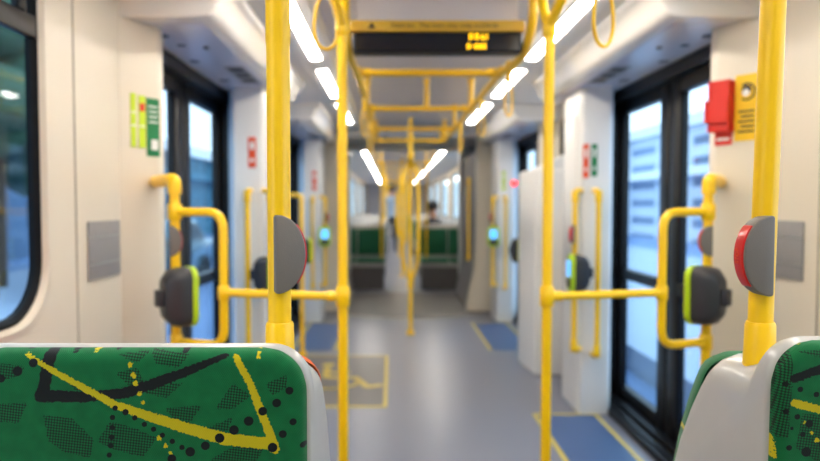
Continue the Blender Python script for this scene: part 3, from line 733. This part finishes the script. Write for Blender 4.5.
def pattern_right(x, z):
    p = (x, z); u = .79/650
    y = min(sdf_seg(p, Rp(797, 404), Rp(835, 414), 8*u, 8*u), sdf_seg(p, Rp(799, 347), Rp(812, 341), 3*u, 6*u), sdf_seg(p, Rp(779, 440), Rp(781, 461), 3*u, 4*u))
    b = sdf_seg(p, Rp(796, 379), Rp(835, 364), 9*u, 9*u); bd = 1
    for a, c, r in ((789, 413, 3), (800, 418, 3), (812, 425, 4), (806, 436, 3), (810, 454, 5), (826, 446, 4), (788, 385, 3), (802, 390, 3), (818, 395, 3), (786, 364, 2), (835, 430, 5), (795, 430, 2), (793, 450, 3)):
        m = Rp(a, c); bd = min(bd, math.hypot(x-m[0], z-m[1])-r*u)
    for a, c, r in ((808, 424, 2), (815, 434, 2), (820, 442, 2.5)): m = Rp(a, c); y = min(y, math.hypot(x-m[0], z-m[1])-r*u)
    q = 1
    for P in ([(779, 350), (795, 348), (792, 440), (780, 440)], [(800, 352), (840, 348), (830, 360)], [(805, 415), (850, 418), (830, 470), (800, 450)]): q = min(q, sdf_poly(p, [Rp(*v) for v in P]))
    if x > .36:
        o = pattern_left(x-.84, z)
        y, b, q, bd = min(y, o[0]), min(b, o[1]), min(q, o[2]), min(bd, o[3])
    return y, b, q, bd
_rng = random.Random(9); RS = [(_rng.uniform(-.2, .2), _rng.uniform(-.3, .3), _rng.uniform(.003, .006)) for _ in range(40)]
def pattern_plain(cx, cz):
    def f(x, z):
        x -= cx; z -= cz; bd = min(math.hypot(x-a, z-b)-r for a, b, r in RS)
        y = min(sdf_seg((x, z), (-.2, .1), (.15, -.1), .01, .014), sdf_seg((x, z), (.15, -.1), (.1, .2), .01, .008))
        b = sdf_seg((x, z), (-.15, -.15), (.2, .12), .012, .012); q = sdf_poly((x, z), [(-.1, -.2), (0, -.22), (.05, -.1), (-.06, -.08)])
        return y, b, q, bd
    return f
def pad(name, x0, x1, z0, z1, yfun, thick, r, parent, pat=None, m='fabric', step=.003, face=-1):
    """upholstered pad, rounded at its corners, bulging towards face*y"""
    nx = max(8, int((x1-x0)/step)); nz = max(8, int((z1-z0)/step)); b = bmesh.new(); W = (x1-x0)/2; cx = (x0+x1)/2
    G = []
    for j in range(nz+1):
        t = j/nz; t = .5-.5*math.cos(PI*t) if False else t; z = z0+(z1-z0)*t
        dz = min(z-z0, z1-z); w = W-(r-math.sqrt(max(0, r*r-(r-dz)**2)) if dz < r else 0)
        row = []
        for i in range(nx+1):
            x = cx+w*(2*i/nx-1)
            # distance to the rounded border
            qx = abs(x-cx)-(W-r); qz = abs(z-(z0+z1)/2)-((z1-z0)/2-r)
            d = -(math.hypot(max(qx, 0), max(qz, 0))+min(max(qx, qz), 0)-r)
            e = .016; k = min(1, max(0, d)/e); pr = math.sqrt(max(0, 1-(1-k)**2))
            pr = pr*.8+.2*math.sqrt(min(1, max(0, d)/.07))
            row.append(b.verts.new((x, yfun(z)+face*thick*pr, z)))
        G.append(row)
    for j in range(nz):
        for i in range(nx): b.faces.new((G[j][i], G[j][i+1], G[j+1][i+1], G[j+1][i]))
    # back skin
    loopv = G[0]+[G[j][-1] for j in range(1, nz+1)]+list(reversed(G[-1][:-1]))+[G[j][0] for j in range(nz-1, 0, -1)]
    bk = [b.verts.new((v.co.x, v.co.y-face*.006, v.co.z)) for v in loopv]
    for i in range(len(bk)): b.faces.new((loopv[i], loopv[(i+1) % len(bk)], bk[(i+1) % len(bk)], bk[i]))
    bmesh.ops.recalc_face_normals(b, faces=b.faces)
    me = bpy.data.meshes.new(name); b.to_mesh(me); b.free()
    if pat:
        at = me.attributes.new('pattern', 'FLOAT_COLOR', 'POINT')
        K = 40
        for v, a in zip(me.vertices, at.data):
            y, bb, q, bd = pat(v.co.x, v.co.z)
            a.color = (.5+K*max(-.0125, min(.0125, y)), .5+K*max(-.0125, min(.0125, bb)), .5+K*max(-.0125, min(.0125, q)), .5+K*max(-.0125, min(.0125, bd)))
    me.materials.append(M[m])
    for p in me.polygons: p.use_smooth = True
    o = bpy.data.objects.new(name, me); COL.objects.link(o); o.parent = parent; o.matrix_parent_inverse = world(parent).inverted()
    return o

PROF = [(.808, .40), (.804, .80), (.800, 1.05), (.7985, 1.070), (.8005, 1.080), (.806, 1.0855), (.814, 1.086), (.822, 1.083), (.830, 1.074), (.838, 1.060), (.850, 1.048), (.868, 1.042), (.90, 1.040), (.93, 1.038), (.948, 1.034), (.965, 1.022), (.985, .995), (1.01, .955), (1.045, .885), (1.075, .80), (1.10, .68), (1.12, .40)]
def seat_pair(s, far_mat, label, pat):
    o = empty('double_seat', (s*.73, .93, 0), label, 'seat')
    E = .281 if s < 0 else .286; r = .05; up = 0 if s < 0 else .009
    # shell lofted across the car: end sections drop and shrink so that the corner is round
    b = MB(); us = [0, .001, .003, .006, .010, .015, .022, .030, .040, .05, .2, .5, .87]
    rings = []
    cy = .92
    for u in us:
        d = r-math.sqrt(max(0, r*r-(r-min(u, r))**2)); ins = 0
        e = .007
        if u < e: ins = e-math.sqrt(e*e-(e-u)**2)
        rg = []
        for (y, z) in PROF:
            zz = z-(d+ins)*min(1, max(0, (z-.78)/.24))
            yy = y+(ins if y < cy else -ins)*(1 if abs(y-cy) > .02 else 0)
            rg.append(b.b.verts.new((s*(E+u), yy, zz+up)))
        rings.append(rg)
    n = len(PROF)
    for A, B in zip(rings, rings[1:]):
        for i in range(n): b.b.faces.new((A[i], A[(i+1) % n], B[(i+1) % n], B[i]))
    b.b.faces.new(rings[0]); b.b.faces.new(list(reversed(rings[-1])))
    b.build('shell', 'shell', o, ang=50)
    for k in range(2):
        x0 = E+.005+k*.435; x1 = x0+.428
        xa, xb = sorted((s*x0, s*x1))
        pad('back_pad', xa, xb, .46, 1.083+up, lambda z: .8035 if z < .8 else .8035-.004*(z-.8)/.25, .016, .052, o, pat if k == 0 else pattern_plain(s*(x0+.2), .8), step=.0028 if k == 0 else .004)
    # rear pads that face away, leaning with the shell
    def yb(z):
        P = [(.40, 1.122), (.68, 1.102), (.80, 1.077), (.885, 1.047), (.955, 1.012), (.995, .987), (1.022, .967), (1.036, .950), (1.06, .915)]
        for (a, ya), (c, yc) in zip(P, P[1:]):
            if z <= c: return ya+(yc-ya)*(z-a)/(c-a)
        return P[-1][1]
    for k in range(2):
        x0 = E+.008+k*.435; xa, xb = sorted((s*x0, s*(x0+.427)))
        q = pad('rear_pad', xa, xb, .46, 1.040+up, yb, .04, .045, o, pattern_plain(s*(x0+.2), .8) if far_mat == 'fabric' else None, m=far_mat, step=.01, face=1)
    for k in range(2):
        x0 = E+.01+k*.435; xa, xb = sorted((s*x0, s*(x0+.425)))
        MB().box(xa, xb, .37, .80, .40, .47, bev=.025, seg=4).build('seat_cushion', 'greenfar', o)
        MB().box(xa, xb, 1.125, 1.54, .40, .47, bev=.025, seg=4).build('rear_cushion', 'greenfar' if far_mat == 'fabric' else 'orange', o)
    MB().box(*sorted((s*(E+.02), s*1.185)), .39, 1.52, .34, .399, bev=.01).build('seat_pan', 'shell', o)
    MB().box(*sorted((s*.55, s*1.185)), .55, 1.35, 0.0, .34, bev=.02).build('pedestal', 'floor2', o)
seat_pair(-1, 'orange', 'green patterned seat with pale shell, left foreground, orange pad behind', pattern_left)
seat_pair(1, 'fabric', 'green patterned seat with pale shell, right foreground, cut by frame edge', pattern_right)

# seats beyond the gangway
def far_seat(s, y, label, xin=.27, facing=-1):
    o = empty('double_seat', (s*.75, y, 0), label, 'seat', 'green double seats beyond the gangway')
    E = xin; f = facing
    YY = lambda a, b: sorted((y+f*a, y+f*b))
    MB().box(*sorted((s*E, s*1.18)), *YY(-.03, .03), .42, .97, bev=.02, seg=4).build('shell', 'shell', o)
    for k in range(2):
        a, b = sorted((s*(E+.015+k*.44), s*(E+.435+k*.44)))
        MB().box(a, b, *YY(.03, .05), .50, .90, bev=.009, seg=3).build('back_pad', 'greenfar', o)
        MB().box(a, b, *YY(.03, .42), .40, .455, bev=.018, seg=3).build('seat_cushion', 'greenfar', o)
    MB().box(*sorted((s*E, s*1.18)), *YY(-.03, .40), .34, .40, bev=.01).build('seat_rim', 'shell', o)
    MB().prism([(YY(0, .36)[0], .335), (YY(0, .36)[1], .335), (YY(0, .36)[1], .0), (YY(0, .36)[0]-.0, 0)], 'x', *sorted((s*(E+.03), s*1.18))).build('plinth', 'floor2', o, smooth=False)
far_seat(-1, 10.0, 'green seat facing viewer just beyond gangway, left of aisle')
far_seat(1, 10.0, 'green seat facing viewer just beyond gangway, right of aisle', .23)
for i, y in enumerate((11.9, 13.9, 16.6, 19.6)):
    for s in (-1, 1):
        far_seat(s, y, 'green seat far down the car, %s of aisle, row %s beyond gangway' % (SIDE[s], ('two', 'three', 'four', 'five')[i]))

# ------------------------------------------------------------------ people far down the car
def figure(verts, edges, rad, mats_by, name):
    me = bpy.data.meshes.new(name); me.from_pydata(verts, edges, []); ob = bpy.data.objects.new(name, me); COL.objects.link(ob)
    sk = ob.modifiers.new('s', 'SKIN'); sk.use_smooth_shade = True
    for i, r in enumerate(rad): me.skin_vertices[0].data[i].radius = (r, r*.85) if not isinstance(r, tuple) else r
    me.skin_vertices[0].data[0].use_root = True
    sb = ob.modifiers.new('d', 'SUBSURF'); sb.levels = 2
    bpy.context.view_layer.update()
    m2 = bpy.data.meshes.new_from_object(ob.evaluated_get(bpy.context.evaluated_depsgraph_get()))
    ob.modifiers.clear(); ob.data = m2; m2.name = name
    m2.materials.clear()
    for k in ('skin', mats_by[0], mats_by[1], 'rubber'): m2.materials.append(M[k])
    return ob, m2
def person(x, y, seated, face, top, bottom, label):
    root = empty('person', (x, y, 0), label, 'person')
    V = []; Eg = []; Rr = []
    def add(p, r, par=None):
        V.append(p); Rr.append(r)
        if par is not None: Eg.append((par, len(V)-1))
        return len(V)-1
    hip = .50 if seated else .95
    f = face
    pel = add((0, 0, hip), (.15, .11)); wa = add((0, 0, hip+.17), (.13, .09), pel); ch = add((0, 0, hip+.36), (.165, .105), wa); sh = add((0, 0, hip+.47), (.12, .08), ch)
    nk = add((0, 0, hip+.55), .052, sh); hd = add((0, f*.01, hip+.63), (.066, .08), nk); h2 = add((0, f*.012, hip+.71), (.078, .095), hd); h3 = add((0, f*.005, hip+.78), (.055, .07), h2)
    zones = []
    for s in (-1, 1):
        a = add((s*.17, 0, hip+.45), .058, sh); el = add((s*.22, -f*.02 if not seated else f*.02, hip+.18), .042, a)
        wr = add((s*.2, f*.12 if seated else f*.04, hip-.06 if not seated else hip+.1), .027, el)
        hn = add((s*.19, (f*.19 if seated else f*.05), hip-.15 if not seated else hip+.08), (.032, .02), wr)
        for q in range(5):
            qx = (-.024+.012*q) if q < 4 else -s*.035
            if seated: add((s*.19+qx, f*(.25 if q < 4 else .21), hip+.06), .0085, hn)
            else: add((s*.19+qx*.8, f*.05, hip-(.225 if q < 4 else .19)), .0085, hn)
        lg = add((s*.09, 0, hip-.06), .085, pel)
        kn = add((s*.10, f*.42 if seated else f*.01, hip-.02 if seated else .50), .062, lg)
        an = add((s*.10, f*.42 if seated else 0, .09), .04, kn)
        add((s*.11, (f*.42 if seated else 0)+f*.15, .035), (.042, .03), an)
    ob, me = figure([(p[0]+x, p[1]+y, p[2]) for p in V], Eg, Rr, (top, bottom), 'body')
    for p in me.polygons:
        c = p.center; z = c.z; dx = abs(c.x-x)
        if z < .075: p.material_index = 3
        elif z > hip+.545 or (dx > .15 and ((not seated and z < hip-.07) or (seated and abs(c.y-y) > .14 and z > hip+.02))): p.material_index = 0
        elif z > hip-.0: p.material_index = 1
        else: p.material_index = 2
        p.use_smooth = True
    ob.parent = root; ob.matrix_parent_inverse = world(root).inverted()
    # face
    MB().ball((x, y+f*.105, hip+.69), .014, (.8, 1, 1.5), 2).build('nose', 'skin', root)
    e = MB()
    for s in (-1, 1): e.ball((x+s*.03, y+f*.092, hip+.715), .011, sub=2)
    e.build('eyes', 'stwhite', root)
    MB().ball((x, y+f*.095, hip+.645), .02, (1, .4, .3), 2).build('mouth', 'redbox', root)
    for s in (-1, 1): MB().ball((x+s*.082, y, hip+.70), .022, (.4, .8, 1.2), 2).build('ear', 'skin', root)
    h = MB().ball((x, y-f*.012, hip+.745), .1, (.92, 1.0, .95), 3)
    bmesh.ops.delete(h.b, geom=[v for v in h.b.verts if (v.co.z < hip+.70 and f*(v.co.y-y) > -.03) or (f*(v.co.y-y) > .07 and v.co.z < hip+.77) or v.co.z < hip+.67], context='VERTS')
    h.build('hair', 'hair', root)
person(.50, 10.75, True, 1, 'jacket', 'jacket', 'person with dark hair in dark clothes, sitting behind the right far seat')
person(-.20, 17.2, False, 1, 'shirt', 'jacket', 'person in pale blue top and dark trousers standing far down the aisle')
bpy.context.view_layer.update()
# the seated person needs a seat
st = empty('single_seat', (.5, 10.78, 0), 'green single seat carrying the seated person beyond the gangway', 'seat')
MB().box(.27, .73, 10.56, 10.98, .34, .40, bev=.02).build('seat_cushion', 'greenfar', st)
MB().box(.27, .73, 10.52, 10.57, .34, .95, bev=.02).build('backrest', 'shell', st)
MB().box(.32, .68, 10.6, 10.9, 0, .34).build('plinth', 'floor2', st)

# ------------------------------------------------------------------ outside
gr = MB().box(-60, 60, -30, 80, -.5, -.4); struct('ground', gr, 'asphalt', smooth=False)
pv = MB().box(2.2, 8, -20, 60, -.4, -.15); struct('pavement', pv, 'pave', smooth=False)
pv = MB().box(-9, -5.2, -20, 60, -.4, -.28); struct('pavement', pv, 'pave', smooth=False)
M['fac1'] = facade_mat('pale_facade', srgb(186, 196, 206), srgb(90, 110, 136), 2.4, 1.5)
M['fac2'] = facade_mat('blue_grey_facade', srgb(96, 122, 150), srgb(30, 56, 74), 1.8, 2.0)
M['fac3'] = facade_mat('light_facade', srgb(214, 222, 232), srgb(126, 152, 186), 3.6, .9)
M['fac4'] = facade_mat('teal_facade', srgb(60, 120, 140), srgb(40, 76, 96), 1.6, 2.2)
def building(x0, x1, y0, y1, h, m, label):
    o = empty('building', ((x0+x1)/2, (y0+y1)/2, -.4), label, 'building')
    MB().box(x0, x1, y0, y1, -.4, h).build('building_wall', m, o, smooth=False)
    xi = x1 if x1 < 0 else x0; d = 1 if x1 < 0 else -1
    MB().box(*sorted((xi, xi+d*.7)), y0+.5, y1-.5, 2.5, 2.9).build('awning', 'fac4' if x0 < 0 else 'carwhite', o, smooth=False)
    MB().box(*sorted((xi, xi+d*.3)), y0, y1, h-.2, h+.3).build('cornice', 'carwhite', o, smooth=False)
building(-16, -10, -4, 7.5, 7, 'fac2', 'blue grey building seen through the near left window')
building(-17, -11.6, 8, 24, 6.5, 'fac2', 'blue grey building with low roof beside the street on the left')
building(-18, -10.5, 25, 50, 3.9, 'fac4', 'low teal building far along the left side')
building(13, 19, 2, 17, 2.6, 'fac3', 'low pale banded building seen through the right door')
building(13, 19, 18, 48, 4.9, 'fac3', 'pale banded building far along the right side')
def tree(x, y, h, label):
    o = empty('street_tree', (x, y, -.4), label, 'tree')
    MB().tube([(x, y, -.4), (x+.05, y, h*.4), (x-.05, y+.1, h*.6)], [.16, .11, .07], 10).build('trunk', 'trunk', o)
    t = MB(); rr = random.Random(int(x*7+y))
    for k in range(26):
        a = rr.uniform(0, 6.28); q = rr.uniform(0, 1)**.5*1.5
        t.ball((x+q*math.cos(a), y+q*math.sin(a), h*.68+rr.uniform(-.25, .3)*h), rr.uniform(.4, .75), sub=2)
    for v in t.b.verts: v.co += Vector((rr.uniform(-.07, .07), rr.uniform(-.07, .07), rr.uniform(-.07, .07)))
    t.build('crown', 'leaf', o)
tree(-7.5, 3.2, 5.2, 'green street tree seen through the near left window')
tree(-7.6, 12.2, 5.4, 'green street tree standing before the low blue grey building')
tree(-8.3, 17.0, 4.2, 'green street tree seen through the left door glass')
def car(x, y, m, label):
    o = empty('parked_car', (x, y, -.4), label, 'car')
    pr = [(-2.1, -.05), (-2.15, .25), (-2.0, .42), (-1.2, .52), (-.6, .95), (.8, .97), (1.5, .55), (2.1, .48), (2.15, .1), (2.1, -.05)]
    MB().prism([(y+a, b) for a, b in pr], 'x', x-.85, x+.85, bev=.06).build('car_body', m, o)
    MB().prism([(y+a, b) for a, b in [(-1.0, .55), (-.55, .89), (.75, .9), (1.25, .57)]], 'x', x-.88, x+.88).build('car_windows', 'led_off', o)
    for wy in (-1.35, 1.35):
        for wx in (-.8, .8): MB().cyl((x+wx-.1, y+wy, -.1), (x+wx+.1, y+wy, -.1), .3, 20).build('wheel', 'rubber', o)
car(-5.0, 12.4, 'carpaint', 'teal parked car seen through the nearest left door')
# road light pole
# ------------------------------------------------------------------ light and camera
w = bpy.data.worlds.new('sky'); C.world = w; w.use_nodes = True; nt = w.node_tree
bg = nt.nodes['Background']; bg.inputs['Strength'].default_value = 2.8
tc = nt.nodes.new('ShaderNodeTexCoord'); sp = nt.nodes.new('ShaderNodeSeparateXYZ'); nt.links.new(tc.outputs['Generated'], sp.inputs[0])
cr = nt.nodes.new('ShaderNodeValToRGB'); cr.color_ramp.elements[0].position = .0; cr.color_ramp.elements[0].color = (.72, .87, 1.0, 1)
cr.color_ramp.elements[1].position = .5; cr.color_ramp.elements[1].color = (.60, .78, 1.0, 1)
nt.links.new(sp.outputs['Z'], cr.inputs[0]); nt.links.new(cr.outputs[0], bg.inputs['Color'])

cam = bpy.data.cameras.new('camera'); co = bpy.data.objects.new('camera', cam); COL.objects.link(co); C.camera = co
co.location = (CX, 0, 1.26)
co.rotation_euler = (math.radians(90)-math.atan(25.5/650), 0, 0); cam.shift_x = 18/820
cam.sensor_width = 36; cam.lens = 650/820*36; cam.clip_start = .02; cam.clip_end = 300
cam.dof.use_dof = True; cam.dof.focus_distance = .82; cam.dof.aperture_fstop = 3.1; cam.dof.aperture_blades = 9
C.view_settings.view_transform = 'Standard'; C.view_settings.look = 'None'; C.view_settings.gamma = 1
C.view_settings.use_curve_mapping = False; C.view_settings.exposure = .17
